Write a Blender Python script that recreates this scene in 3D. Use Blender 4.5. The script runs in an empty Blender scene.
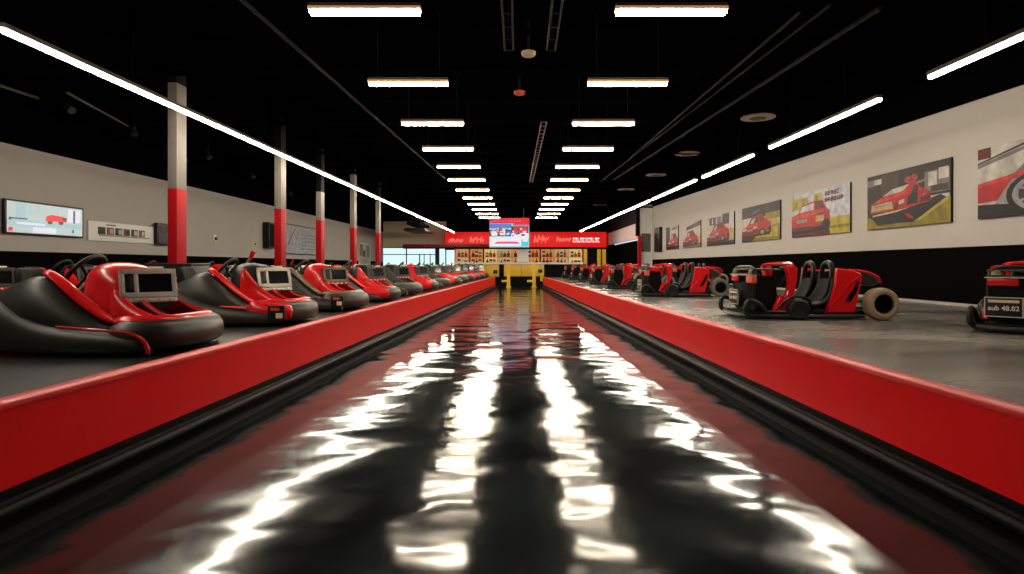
import bpy, bmesh, math, random
from mathutils import Vector, Matrix
random.seed(7)
PI = math.pi
sc = bpy.context.scene
COL = sc.collection
F, CX, HY, EYE = 620.0, 518.0, 265.0, 1.35
DECK = 0.6

# ------------------------------------------------------------------ materials
def srgb(r, g, b):
    return tuple(((c/255)/12.92 if c/255 <= .04045 else ((c/255+.055)/1.055)**2.4) for c in (r, g, b))

def mat(name, col, rough=.5, metal=0.0, emit=None, estr=0.0, coat=0.0, noise=0.0, nscale=8.0, bump=0.0, ior=1.5, spec=.5):
    m = bpy.data.materials.new(name); m.use_nodes = True
    nt = m.node_tree; b = nt.nodes['Principled BSDF']
    b.inputs['Base Color'].default_value = (*col, 1)
    b.inputs['Roughness'].default_value = rough
    b.inputs['Metallic'].default_value = metal
    b.inputs['Coat Weight'].default_value = coat
    b.inputs['Coat Roughness'].default_value = .08
    b.inputs['IOR'].default_value = ior
    b.inputs['Specular IOR Level'].default_value = spec
    if emit:
        b.inputs['Emission Color'].default_value = (*emit, 1)
        b.inputs['Emission Strength'].default_value = estr
    if noise or bump:
        tc = nt.nodes.new('ShaderNodeTexCoord')
        n = nt.nodes.new('ShaderNodeTexNoise'); n.inputs['Scale'].default_value = nscale
        n.inputs['Detail'].default_value = 4
        nt.links.new(tc.outputs['Object'], n.inputs['Vector'])
        if noise:
            mx = nt.nodes.new('ShaderNodeMix'); mx.data_type = 'RGBA'
            mx.inputs[6].default_value = (*[c*(1-noise) for c in col], 1)
            mx.inputs[7].default_value = (*[min(1, c*(1+noise)) for c in col], 1)
            nt.links.new(n.outputs['Fac'], mx.inputs[0]); nt.links.new(mx.outputs[2], b.inputs['Base Color'])
        if bump:
            bp = nt.nodes.new('ShaderNodeBump'); bp.inputs['Strength'].default_value = bump; bp.inputs['Distance'].default_value = .01
            nt.links.new(n.outputs['Fac'], bp.inputs['Height']); nt.links.new(bp.outputs['Normal'], b.inputs['Normal'])
    return m

M = {}
M['red'] = mat('red_gloss', (.66, .008, .010), .25, coat=.25, noise=.06, nscale=3, spec=.3)
M['redpanel'] = mat('barrier_red', (.80, .008, .010), .35, noise=.06, nscale=1.5, spec=.12)
M['redpaint'] = mat('column_red', (.34, .004, .008), .5, noise=.06, spec=.1)
M['pinkcap'] = mat('cap_red', (.76, .03, .03), .36, spec=.4)
M['black'] = mat('black_plastic', (.007, .0065, .006), .38, noise=.2, nscale=20, bump=.05, spec=.35)
M['bodyblack'] = mat('body_black', (.021, .019, .0145), .40, noise=.2, nscale=14, bump=.06, spec=.5)
M['seatblack'] = mat('seat_black', (.008, .0075, .007), .65, spec=.15)
M['rubber'] = mat('black_rubber', (.006, .0055, .005), .5, noise=.2, nscale=30, spec=.35)
M['gloss'] = mat('gloss_black', (.003, .003, .0035), .38, spec=.06)
M['matte'] = mat('matte_black', (.003, .003, .0035), .75, spec=.1)
M['ceil'] = mat('ceiling_black', (.0012, .0013, .0017), .9, noise=.3, nscale=1.0)
M['pipe'] = mat('pipe_black', (.003, .003, .0033), .75)
M['joist'] = mat('joist_black', (.0022, .0022, .0026), .85, spec=0.0)
M['tan'] = mat('tan_rubber', (.30, .215, .13), .7, noise=.25, nscale=12, bump=.2)
M['greyrub'] = mat('grey_rubber', (.12, .115, .105), .65, noise=.2, nscale=12)
M['white'] = mat('white_paint', (.70, .68, .64), .5)
M['wall'] = mat('wall_paint', (.40, .368, .335), .8, noise=.03, nscale=2, spec=.2)
M['band'] = mat('wall_black', (.0035, .003, .0034), .9, noise=.1, nscale=2, spec=0.0)
M['colwhite'] = mat('column_white', (.19, .17, .15), .6, noise=.04, spec=.1)
M['silver'] = mat('silver', (.58, .54, .47), .35, metal=.25, noise=.12, nscale=10)
M['bronze'] = mat('bronze_trim', (.17, .14, .095), .35, metal=.3)
M['steel'] = mat('dark_steel', (.05, .047, .044), .4, metal=.6)
M['olive'] = mat('olive', (.17, .15, .04), .5)
M['orange'] = mat('orange_red', (.70, .08, .03), .4)
M['yellow'] = mat('yellow_panel', (.78, .46, .02), .4, noise=.08, nscale=3)
M['cream'] = mat('cream', (.72, .60, .42), .5)
M['offwhite'] = mat('offwhite', (.75, .73, .72), .45)
M['dscreen'] = mat('dead_screen', (.006, .006, .008), .12)
M['brown'] = mat('brown', (.14, .06, .03), .5)
M['darkred'] = mat('dark_red', (.22, .006, .008), .4)
M['blueish'] = mat('pale_blue', (.42, .58, .68), .5)
M['lightred'] = mat('bright_red', (.75, .012, .015), .35)
M['signred'] = mat('sign_red', (.75, .012, .012), .4, emit=(.9, .015, .012), estr=.55)
M['signwhite'] = mat('sign_white', (.8, .7, .7), .4, emit=(1, .72, .7), estr=.75)
M['beigedisc'] = mat('disc_beige', (.50, .42, .34), .55)
M['lamp'] = mat('lamp_diffuser', (.9, .85, .75), .4, emit=(1.0, .88, .68), estr=86)
M['strip'] = mat('strip_diffuser', (.9, .85, .75), .4, emit=(1.0, .90, .72), estr=102)
M['matte_wall'] = mat('upper_wall_black', (.0014, .0014, .0018), .9)
for k_, v_ in (('ceil', 0.0), ('pipe', .15), ('matte_wall', 0.0)):
    M[k_].node_tree.nodes['Principled BSDF'].inputs['Specular IOR Level'].default_value = v_
M['lens'] = mat('amber_halo_edge', (.5, .25, .1), .5, emit=(1.0, .42, .16), estr=.38)  # faint orange emission imitating the halo round the ceiling lamps
M['lampbox'] = mat('lamp_housing', (.10, .07, .05), .5)
M['shelfglow'] = mat('lit_shelf_back', (.7, .5, .25), .6, emit=(1, .60, .24), estr=.42)
M['glass'] = mat('window_glass', (.9, .95, .95), .05)
M['wframe'] = mat('window_frame', (.03, .05, .06), .5)
M['base'] = mat('baseboard_grey', (.30, .28, .26), .5)
M['endwall'] = mat('end_wall_paint', (.80, .66, .46), .8)
M['signpink'] = mat('sign_pink', (.8, .2, .2), .4, emit=(1, .22, .2), estr=.6)
M['bouncewall'] = mat('bounce_pink_wall', (.62, .45, .42), .8)  # light beige wall, the sign's red bounce light put into its colour
gb = M['glass'].node_tree.nodes['Principled BSDF']; gb.inputs['Transmission Weight'].default_value = 1.0; gb.inputs['IOR'].default_value = 1.02

def emis(name, col, s):
    return mat(name, col, .4, emit=col, estr=s)
M['s_pale'] = emis('screen_pale', (.52, .66, .70), .36)
M['s_sky'] = emis('screen_sky', (.36, .55, .62), .5)
M['s_red'] = emis('screen_red', (.62, .02, .035), .8)
M['s_blue'] = emis('screen_blue', (.05, .16, .55), .8)
M['s_white'] = emis('screen_white', (.75, .78, .9), .55)
M['s_dark'] = emis('screen_dark', (.06, .05, .08), .4)
M['s_cyan'] = emis('screen_cyan', (.05, .45, .60), .8)
M['s_pink'] = emis('screen_pink', (.7, .08, .25), .5)

# poster inks
def ink(n, r, g, b):
    M[n] = mat('ink_'+n, tuple(.52*c for c in srgb(r, g, b)), .5, noise=.75, nscale=5, spec=.2)
for n, c in dict(i_dark=(34, 26, 24), i_brown=(74, 52, 42), i_red=(196, 24, 30), i_bright=(225, 62, 52), i_deep=(112, 14, 20),
                 i_pale=(214, 206, 198), i_grey=(128, 120, 116), i_olive=(150, 132, 36), i_yel=(196, 178, 62), i_sand=(206, 178, 112),
                 i_black=(14, 12, 14), i_char=(52, 50, 54), i_sky=(208, 212, 220), i_white=(232, 228, 222), i_flower=(190, 52, 44),
                 i_chrome=(160, 156, 160)).items():
    ink(n, *c)

# floors
def lane_mat():
    m = bpy.data.materials.new('polished_lane'); m.use_nodes = True
    nt = m.node_tree; b = nt.nodes['Principled BSDF']; L = nt.links.new; N = nt.nodes.new
    tc = N('ShaderNodeTexCoord')
    def noise(sx, sy, detail=2.0, dist=0.0, off=0.0):
        mp = N('ShaderNodeMapping'); mp.inputs['Scale'].default_value = (sx, sy, 1); mp.inputs['Location'].default_value = (off, off*1.7, 0)
        L(tc.outputs['Object'], mp.inputs['Vector'])
        n = N('ShaderNodeTexNoise'); n.inputs['Scale'].default_value = 1; n.inputs['Detail'].default_value = detail; n.inputs['Distortion'].default_value = dist
        L(mp.outputs['Vector'], n.inputs['Vector']); return n
    cl = noise(1.3, .8, 6, .6, 3)
    rp = N('ShaderNodeValToRGB'); rp.color_ramp.elements[0].position = .35; rp.color_ramp.elements[0].color = (.004, .0055, .006, 1)
    rp.color_ramp.elements[1].position = .72; rp.color_ramp.elements[1].color = (.024, .031, .031, 1)
    L(cl.outputs['Fac'], rp.inputs['Fac']); L(rp.outputs['Color'], b.inputs['Base Color'])
    rr = N('ShaderNodeMapRange'); rr.inputs['To Min'].default_value = .055; rr.inputs['To Max'].default_value = .135
    rn = noise(.9, .5, 4, .5, 9); L(rn.outputs['Fac'], rr.inputs['Value']); L(rr.outputs['Result'], b.inputs['Roughness'])
    b.inputs['IOR'].default_value = 1.4
    w1 = noise(.75, .95, 1.0, .4, 0); w2 = noise(2.2, 2.6, 1.0, .3, 5)
    mx = N('ShaderNodeMath'); mx.operation = 'MULTIPLY_ADD'; mx.inputs[1].default_value = .22
    L(w2.outputs['Fac'], mx.inputs[0]); L(w1.outputs['Fac'], mx.inputs[2])
    bp = N('ShaderNodeBump'); bp.inputs['Strength'].default_value = 1.0; bp.inputs['Distance'].default_value = .030
    L(mx.outputs[0], bp.inputs['Height']); L(bp.outputs['Normal'], b.inputs['Normal'])
    return m
M['lane'] = lane_mat()

def deck_mat(name, c0, c1, r0, r1):
    m = bpy.data.materials.new(name); m.use_nodes = True
    nt = m.node_tree; b = nt.nodes['Principled BSDF']; L = nt.links.new; N = nt.nodes.new
    tc = N('ShaderNodeTexCoord'); mp = N('ShaderNodeMapping'); mp.inputs['Scale'].default_value = (.35, .9, 1)
    L(tc.outputs['Object'], mp.inputs['Vector'])
    n = N('ShaderNodeTexNoise'); n.inputs['Scale'].default_value = 1.2; n.inputs['Detail'].default_value = 7; n.inputs['Distortion'].default_value = .5
    L(mp.outputs['Vector'], n.inputs['Vector'])
    rp = N('ShaderNodeValToRGB'); rp.color_ramp.elements[0].position = .32; rp.color_ramp.elements[0].color = (*c0, 1)
    rp.color_ramp.elements[1].position = .72; rp.color_ramp.elements[1].color = (*c1, 1)
    L(n.outputs['Fac'], rp.inputs['Fac']); L(rp.outputs['Color'], b.inputs['Base Color'])
    rr = N('ShaderNodeMapRange'); rr.inputs['To Min'].default_value = r0; rr.inputs['To Max'].default_value = r1
    L(n.outputs['Fac'], rr.inputs['Value']); L(rr.outputs['Result'], b.inputs['Roughness'])
    bp = N('ShaderNodeBump'); bp.inputs['Strength'].default_value = .15; bp.inputs['Distance'].default_value = .01
    L(n.outputs['Fac'], bp.inputs['Height']); L(bp.outputs['Normal'], b.inputs['Normal'])
    return m
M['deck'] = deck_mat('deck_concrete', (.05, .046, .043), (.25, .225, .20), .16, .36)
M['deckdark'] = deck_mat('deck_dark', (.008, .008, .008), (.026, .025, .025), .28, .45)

# ------------------------------------------------------------------ mesh helpers
class MB:
    """collects shapes into ONE mesh"""
    def __init__(s): s.v = []; s.f = []; s.m = []; s.mats = []; s.cur = 0
    def use(s, m):
        if m not in s.mats: s.mats.append(m)
        s.cur = s.mats.index(m); return s
    def add(s, vs, fs):
        o = len(s.v); s.v += [tuple(v) for v in vs]
        for f in fs: s.f.append([i+o for i in f]); s.m.append(s.cur)
        return s
    def box(s, x0, x1, y0, y1, z0, z1, bev=0.0, mtx=None):
        if bev > 0:
            bm = bmesh.new(); bmesh.ops.create_cube(bm, size=1)
            for v in bm.verts: v.co = Vector(((x0+x1)/2+v.co.x*(x1-x0), (y0+y1)/2+v.co.y*(y1-y0), (z0+z1)/2+v.co.z*(z1-z0)))
            bmesh.ops.bevel(bm, geom=bm.edges[:], offset=bev, segments=2, affect='EDGES', profile=.6)
            bm.verts.index_update()
            vs = [v.co.copy() for v in bm.verts]; fs = [[v.index for v in f.verts] for f in bm.faces]; bm.free()
        else:
            vs = [Vector(p) for p in ((x0,y0,z0),(x1,y0,z0),(x1,y1,z0),(x0,y1,z0),(x0,y0,z1),(x1,y0,z1),(x1,y1,z1),(x0,y1,z1))]
            fs = [(0,3,2,1),(4,5,6,7),(0,1,5,4),(1,2,6,5),(2,3,7,6),(3,0,4,7)]
        if mtx is not None: vs = [mtx @ v for v in vs]
        return s.add(vs, fs)
    def loft(s, rings, cap=True, close=True, loop=False):
        n = len(rings[0]); vs = [p for r in rings for p in r]; fs = []
        R = len(rings)
        for i in range(R if loop else R-1):
            j2 = (i+1) % R
            for j in range(n if close else n-1):
                k = (j+1) % n
                fs.append((i*n+j, i*n+k, j2*n+k, j2*n+j))
        if cap and close and not loop:
            fs.append(tuple(range(n-1, -1, -1))); fs.append(tuple((R-1)*n+j for j in range(n)))
        return s.add(vs, fs)
    def tube(s, pts, r, n=8, loop=False, smooth=0):
        pts = [Vector(p) for p in pts]
        if smooth:
            out = []; P = len(pts)
            for i in range(P if loop else P-1):
                p1 = pts[i]; p2 = pts[(i+1) % P]
                p0 = pts[i-1] if (i > 0 or loop) else p1
                p3 = pts[(i+2) % P] if (i+2 < P or loop) else p2
                for k in range(smooth):
                    t = k/smooth
                    out.append(.5*((2*p1)+(p2-p0)*t+(2*p0-5*p1+4*p2-p3)*t*t+(3*p1-p0-3*p2+p3)*t**3))
            if not loop: out.append(pts[-1])
            pts = out
        P = len(pts); rings = []; up = None
        for i in range(P):
            if loop: t = (pts[(i+1) % P]-pts[i-1]).normalized()
            else: t = (pts[min(i+1, P-1)]-pts[max(i-1, 0)]).normalized()
            if up is None:
                up = Vector((0,0,1)) if abs(t.z) < .9 else Vector((1,0,0))
            a = t.cross(up).normalized(); up = a.cross(t).normalized()
            rr = r(i/(P-1)) if callable(r) else r
            rings.append([pts[i]+rr*(math.cos(2*PI*k/n)*a+math.sin(2*PI*k/n)*up) for k in range(n)])
        return s.loft(rings, loop=loop)
    def lathe(s, prof, c, axis='y', n=24, loop=False):
        """prof: (radius, offset along axis)"""
        c = Vector(c); rings = []
        for r, h in prof:
            ring = []
            for k in range(n):
                a = 2*PI*k/n; u, w = r*math.cos(a), r*math.sin(a)
                ring.append(c + (Vector((u, h, w)) if axis == 'y' else Vector((u, w, h)) if axis == 'z' else Vector((h, u, w))))
            rings.append(ring)
        return s.loft(rings, loop=loop)
    def prism(s, poly, y0, y1, bev=0.0, axis='y'):
        """extrude an outline (a, b): axis y -> (x, z); axis x -> (y, z); axis z -> (x, y)"""
        def P(a, b, h): return (a, h, b) if axis == 'y' else (h, a, b) if axis == 'x' else (a, b, h)
        n = len(poly); cx = sum(p[0] for p in poly)/n; cy = sum(p[1] for p in poly)/n
        def ins(k):
            return [(cx+(a-cx)*(1-k), cy+(b-cy)*(1-k)) for a, b in poly]
        if bev:
            size = max(max(p[0] for p in poly)-min(p[0] for p in poly), max(p[1] for p in poly)-min(p[1] for p in poly))
            k = min(.3, 2*bev/size)
            rings = [[P(a, b, y0) for a, b in ins(k)], [P(a, b, y0+bev) for a, b in poly], [P(a, b, y1-bev) for a, b in poly], [P(a, b, y1) for a, b in ins(k)]]
        else:
            rings = [[P(a, b, y0) for a, b in poly], [P(a, b, y1) for a, b in poly]]
        return s.loft(rings)
    def build(s, name, m=None, parent=None, smooth=True, sub=0, angle=40, loc=None):
        me = bpy.data.meshes.new(name)
        me.from_pydata(s.v, [], s.f)
        ms = s.mats if s.mats else [m]
        for k in ms: me.materials.append(M[k])
        if s.mats: me.polygons.foreach_set('material_index', s.m)
        bm = bmesh.new(); bm.from_mesh(me); bmesh.ops.recalc_face_normals(bm, faces=bm.faces[:]); bm.to_mesh(me); bm.free()
        if smooth:
            me.polygons.foreach_set('use_smooth', [True]*len(me.polygons))
            if not sub: me.set_sharp_from_angle(angle=math.radians(angle))
        o = bpy.data.objects.new(name, me); COL.objects.link(o)
        if sub:
            md = o.modifiers.new('round', 'SUBSURF'); md.levels = sub; md.render_levels = sub
        if parent: o.parent = parent
        if loc: o.location = loc
        return o

def tag(o, label=None, cat=None, group=None, kind=None):
    if label: o['label'] = label
    if cat: o['category'] = cat
    if group: o['group'] = group
    if kind: o['kind'] = kind
    return o
def empty(name, loc, label=None, cat=None, group=None, rz=0.0):
    o = bpy.data.objects.new(name, None); COL.objects.link(o); o.location = loc; o.rotation_euler = (0, 0, rz)
    return tag(o, label, cat, group)
KIDS = {}
def copy_tree(o, parent=None):
    c = o.copy(); COL.objects.link(c); c.parent = parent
    for ch in [x for x in o.children]: copy_tree(ch, c)
    return c
def struct(mb, name, m=None, **k):
    return tag(mb.build(name, m, **k), kind='structure')
def pz(px, py, z): Y = F*(EYE-z)/(py-HY); return Vector(((px-CX)/F*Y, Y, z))
def px_(px, py, X): Y = F*X/(px-CX); return Vector((X, Y, EYE+(HY-py)/F*Y))
def py_(px, py, Y): return Vector(((px-CX)/F*Y, Y, EYE+(HY-py)/F*Y))
ORD = ['first','second','third','fourth','fifth','sixth','seventh','eighth','ninth','tenth','eleventh','twelfth','thirteenth','fourteenth','fifteenth','sixteenth','seventeenth','eighteenth','nineteenth','twentieth']

# ------------------------------------------------------------------ camera
cam = bpy.data.cameras.new('camera'); co = bpy.data.objects.new('camera', cam); COL.objects.link(co)
co.location = (0, 0, EYE); co.rotation_euler = (PI/2, 0, 0)
cam.sensor_fit = 'HORIZONTAL'; cam.sensor_width = 36; cam.lens = F*36/1024
cam.shift_x = -(CX-512)/1024; cam.shift_y = -(287-HY)/1024
cam.clip_start = .02; cam.clip_end = 400
sc.camera = co

# ------------------------------------------------------------------ room shell
XR, XL, YE, CZ = 8.1, -11.3, 52.0, 5.0
struct(MB().box(XL-.3, XR+.3, -3, YE+.3, -.12, 0), 'floor', 'lane', smooth=False)
struct(MB().box(XL-.3, XR+.3, -3, YE+.3, CZ, CZ+.15), 'ceiling', 'ceil', smooth=False)
def wall_side(name, X, out, topn, topf, band, y0, y1):
    mb = MB()
    def slab(m, za0, za1, zb0, zb1):
        mb.use(m)
        x0, x1 = sorted((X, X+out))
        mb.loft([[(x0,y0,za0),(x1,y0,za0),(x1,y0,za1),(x0,y0,za1)], [(x0,y1,zb0),(x1,y1,zb0),(x1,y1,zb1),(x0,y1,zb1)]])
    slab('band', 0, band, 0, band); slab('wall', band, topn, band, topf); slab('matte_wall', topn, CZ, topf, CZ)
    return struct(mb, name, smooth=False)
wall_side('wall_right', XR, .2, 3.95, 4.85, 1.68, -3, 37.4)
wall_side('wall_left', XL, -.2, 4.0, 4.12, 1.66, -3, YE)
struct(MB().box(XL-.2, XR+.2, -3.0, -2.8, 0, CZ), 'wall_back', 'band', smooth=False)
struct(MB().box(XR-.035, XR, -2.8, 37.4, DECK, DECK+.05), 'baseboard_right', 'base', smooth=False)
# step in the right wall, pale header over the dark opening
mb = MB().use('white').box(7.36, XR+.2, 37.4, 37.7, 0, CZ)
struct(mb, 'wall_step', smooth=False)
mb = MB().use('bouncewall').box(7.4, 7.6, 37.7, YE, 2.98, 3.95).use('matte').box(7.4, 7.6, 37.7, YE, 3.95, CZ).use('band').box(7.9, 8.1, 37.7, YE, 0, 2.98)
struct(mb, 'wall_recess', smooth=False)
struct(MB().use('redpaint').box(7.2, 7.38, 37.15, 37.35, DECK, 3.1).use('matte').box(7.12, 7.34, 37.36, 37.6, 3.1, CZ), 'trim_1', smooth=False)
# end wall with the window strip at its left
mb = MB()
mb.use('endwall').box(XL, -6.0, YE, YE+.2, 2.85, CZ)
mb.use('band').box(XL, -5.0, YE, YE+.2, 0, 1.12)
mb.use('matte_wall').box(-6.0, XR, YE, YE+.2, 2.85, CZ).box(-5.0, XR, YE, YE+.2, 0, 2.85)
struct(mb, 'wall_end', smooth=False)
# window strip
wx0, wx1 = XL, -5.0
w = struct(MB().use('wframe').box(wx0, wx1, YE-.02, YE+.12, 1.12, 1.22).box(wx0, wx1, YE-.02, YE+.12, 2.77, 2.85)
           .box(-6.95, -6.6, YE-.02, YE+.12, 1.12, 2.85).box(-5.15, -5.0, YE-.02, YE+.12, 1.12, 2.85)
           .box(-9.4, -9.32, YE-.02, YE+.12, 1.12, 2.85).box(-8.3, -8.22, YE-.02, YE+.12, 1.12, 2.2).box(-7.9, -7.85, YE-.02, YE+.12, 1.12, 2.3).box(-7.4, -7.34, YE-.02, YE+.12, 1.12, 2.3).box(-6.1, -6.02, YE-.02, YE+.12, 1.12, 2.85).box(wx0, -6.9, YE, YE+.1, 2.2, 2.27), 'window_1', smooth=False)
MB().box(wx0, wx1, YE+.06, YE+.075, 1.2, 2.8).build('pane', 'glass', w, smooth=False)
# ground outside the windows
struct(MB().box(-60, 30, YE+.4, 140, -.3, -.1), 'ground_outside', 'deck', smooth=False)

# ------------------------------------------------------------------ decks and barriers
def line(pn, pf):
    d = (pf-pn)/(pf.y-pn.y)
    return lambda y: (pn+d*(y-pn.y)).x
zt = .65
RB = line(pz(1024, 413, zt), pz(543, 277, zt)); LB = line(pz(0, 405, zt), pz(495, 277, zt))
Y0, Y1 = -2.0, 36.2
def along(xf, sgn, prof, ya, yb):
    """profile (outward from lane, z) swept along the barrier line"""
    rings = []
    for y in (ya, yb):
        rings.append([(xf(y)+sgn*o, y, z) for o, z in prof])
    return rings
for sgn, xf, nm, lab in ((-1, LB, 'left', 'red barrier wall with black base rail beside the row of black bodied karts'),
                         (1, RB, 'right', 'red barrier wall with black base rail beside the open grey deck')):
    X = XL if sgn < 0 else XR
    a, b = xf(Y0)+sgn*.12, xf(38)+sgn*.12
    d = MB().loft([[(a,Y0,.004),(X,Y0,.004),(X,Y0,DECK),(a,Y0,DECK)], [(b,38,.004),(X,38,.004),(X,38,DECK),(b,38,DECK)]])
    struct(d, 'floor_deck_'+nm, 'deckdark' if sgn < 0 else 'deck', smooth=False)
    root = empty('track_barrier', (0, 0, 0), lab, 'barrier', 'red barriers along the lane')
    segs = [(-2, 19.5), (19.5, 28), (28, 36.2)]
    for ya, yb in segs:
        MB().loft(along(xf, sgn, [(0,.215),(.1,.215),(.1,.625),(0,.625)], ya+.004, yb-.004)).build('red_panel', 'redpanel', root, smooth=False)
    MB().loft(along(xf, sgn, [(-.012,.622),(.112,.622),(.118,.635),(.112,.652),(.1,.66),(0,.66),(-.014,.652),(-.018,.637)], Y0, Y1)).build('cap_rail', 'pinkcap', root)
    MB().loft(along(xf, sgn, [(-.05,.0),(.1,.0),(.1,.214),(-.008,.214),(-.012,.165),(-.05,.15)], Y0, Y1)).build('base_plinth', 'gloss', root, smooth=False)
    MB().tube([(xf(Y0)-sgn*.055, Y0, .125), (xf(Y1)-sgn*.055, Y1, .125)], .035, 12).build('base_rail', 'gloss', root)
    MB().loft(along(xf, sgn, [(-.16,.0),(-.05,.0),(-.05,.05),(-.13,.045),(-.155,.03)], Y0, Y1)).build('base_kerb', 'matte', root)

# ------------------------------------------------------------------ columns
col_spec = [(11.5, 4.69), (15.6, 4.12), (19.5, 3.64), (23.5, 4.76), (27.5, 4.2)]
for i, (y, top) in enumerate(col_spec):
    xc = [-6.32, -5.98, -6.22, -6.24, -6.2][i]
    root = empty('support_column', (xc, y, DECK), 'square column, red below and off-white above, %s along the row from the camera' % ORD[i], 'column', 'red and off-white columns')
    MB().box(-.085, .085, -.17, .17, 0, 2.15, .006).build('red_section', 'redpaint', root)
    t = (top or CZ)-DECK
    MB().box(-.083, .083, -.168, .168, 2.15, t-.001, .006).build('white_section', 'colwhite', root)
    if top: MB().box(-.08, .08, -.165, .165, t, CZ-DECK-.002, .004).build('black_section', 'matte', root)
# ------------------------------------------------------------------ ceiling lights
def ceiling_light(x, y, label):
    root = empty('ceiling_light', (x, y, 3.95), label, 'light', 'ceiling lights in two rows')
    MB().box(-.575, .575, -.06, .06, .045, .11, .005).build('housing', 'lampbox', root)
    MB().box(-.57, .57, -.045, .045, 0.006, .044, .01).build('diffuser', 'lamp', root)
    MB().box(-.58, .58, -.064, .064, .0445, .075, .004).build('halo_edge', 'lens', root)  # glowing strip in place of the lamp's orange halo, no real lens
    for sx in (-.45, .45):
        MB().tube([(sx, 0, .11), (sx, 0, CZ-3.95)], .006, 6).build('hanger', 'pipe', root)
for i in range(12):
    for s in (-1, 1):
        ceiling_light(s*1.59, 6.45+2.55*i, 'short hanging ceiling light, %s from the camera in the row %s' % (ORD[i], 'on the column side' if s < 0 else 'on the poster side'))
def strip(p, q, label):
    d = (q-p); L = d.length; rz = math.atan2(d.y, d.x)
    root = empty('strip_light', (p+q)/2, label, 'light', 'long strip lights', rz)
    MB().box(-L/2, L/2, -.05, .05, .03, .085, .004).build('housing', 'lampbox', root)
    MB().box(-L/2, L/2, -.029, .029, -.012, .03, .010).build('diffuser', 'strip', root)
    k = max(2, int(L/3))
    for i in range(k):
        xx = -L/2+L*(i+.5)/k
        MB().tube([(xx, 0, .085), (xx, 0, CZ-p.z)], .006, 6).build('hanger', 'pipe', root)
zs = 3.85
lp = [(0, 30), (303, 162.6), (305, 163.5), (352, 184.2), (353, 184.8), (454, 232.5)]
ll = ['long strip light over the karts nearest the camera, on the column side', 'middle strip light of the line running past the columns', 'far strip light of the line past the columns, ending at the red sign']
LS = line(pz(0, 30, zs), pz(454, 232.5, zs))
def on(L, px, z):
    # point of the strip line seen at column px
    lo, hi = 1.0, 80.0
    for _ in range(60):
        md = (lo+hi)/2
        if (CX+F*L(md)/md < px) == (L(md) < 0): lo = md
        else: hi = md
    return Vector((L(lo), lo, z))
for k in range(3):
    strip(on(LS, lp[2*k][0], zs), on(LS, lp[2*k+1][0], zs), ll[k])
strip(Vector((LS(1.2), 1.2, zs)), Vector((LS(6.2), 6.2, zs)), 'added strip light, out of view, brightening the kart nearest the camera')  # unseen lamp added to light the near side of the first kart
RS = line(pz(1024, 37, zs), pz(580, 231.5, zs))
rp_ = [(1290, 930), (880, 770), (753, 703), (696, 653), (650, 580)]
for k, (a, b) in enumerate(rp_):
    strip(on(RS, a, zs), on(RS, b, zs), 'strip light above the poster wall, %s from the camera' % ORD[k])

# ------------------------------------------------------------------ ceiling services
for i in range(17):
    y = 5.2+2.0*i
    tag(MB().box(XL, XR, y-.04, y+.04, 4.78, 4.86).build('ceiling_joist', 'joist', smooth=False), 'thin black joist across the ceiling, %s from the camera' % ORD[i], 'joist', 'black ceiling joists')
def pipe(pts, r, label, m='pipe', name='ceiling_pipe'):
    tag(MB().tube(pts, r, 8).build(name, m), label, 'pipe', 'black pipes under the ceiling')
zp = 4.6
pipe([pz(215, -24, zp), pz(445, 179, zp)], .025, 'thin black pipe slanting along the ceiling between lights and columns')
pipe([pz(880, 8, zp), pz(613, 180, zp)], .03, 'lowest of the black pipes running above the poster side lights')
pipe([pz(800, 12, 4.68), pz(630, 158, 4.68)], .02, 'thin black pipe beside the lowest pipe, poster side')
pipe([pz(830, 5, 4.7), pz(600, 182, 4.7)], .02, 'middle black pipe of the bundle, poster side')
def tray(pts, label, m='pipe'):
    a, b = Vector(pts[0]), Vector(pts[1]); mb = MB()
    mb.tube([a+Vector((-.06,0,0)), b+Vector((-.06,0,0))], .014, 6).tube([a+Vector((.06,0,0)), b+Vector((.06,0,0))], .014, 6)
    n = int((b-a).length/.4)
    for i in range(n+1):
        p = a.lerp(b, i/max(1, n)); mb.box(p.x-.06, p.x+.06, p.y-.012, p.y+.012, p.z-.012, p.z+.012)
    root = empty('cable_tray', (0, 0, 0), label, 'cable tray', 'cable trays under the ceiling')
    mb.build('ladder_rail', m, root)
    for t in (.15, .85):
        p = a.lerp(b, t); MB().tube([p, (p.x, p.y, CZ)], .008, 6).build('hanger', 'pipe', root)
M['reddark'] = mat('dull_red_steel', (.10, .03, .025), .6)
tray([pz(506, -20, 4.45), pz(509, 50, 4.45)], 'dark cable tray pointing down the lane beside the nearest smoke detector')
tray([pz(560, -20, 4.45), pz(551, 50, 4.45)], 'dark cable tray pointing down the lane, poster side of the other')
tray([pz(544, 122, 4.5), pz(531, 182, 4.5)], 'dull red cable tray further down over the lane', 'reddark')
def disc(p, r, label):
    root = empty('ceiling_disc', p, label, 'ceiling disc', 'pale round ceiling discs')
    MB().lathe([(r*.6, 0), (r, .012), (r, .03), (r*.9, .05)], (0,0,0), 'z', 32).build('plate', 'beigedisc', root)
    MB().lathe([(r*.35, -.02), (r*.5, -.005), (r*.5, .0)], (0,0,0), 'z', 32).build('inner_ring', 'lampbox', root)
    MB().tube([(0,0,.05), (0,0,CZ-p.z)], .03, 8).build('stem', 'pipe', root)
for k, (a, b) in enumerate([(758, 118.5), (687.5, 154.5), (656, 175.5), (626, 190), (600, 205)]):
    disc(pz(a, b, 4.8), .39, 'pale round disc under the ceiling above the posters, %s from the camera' % ORD[k])
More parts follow.
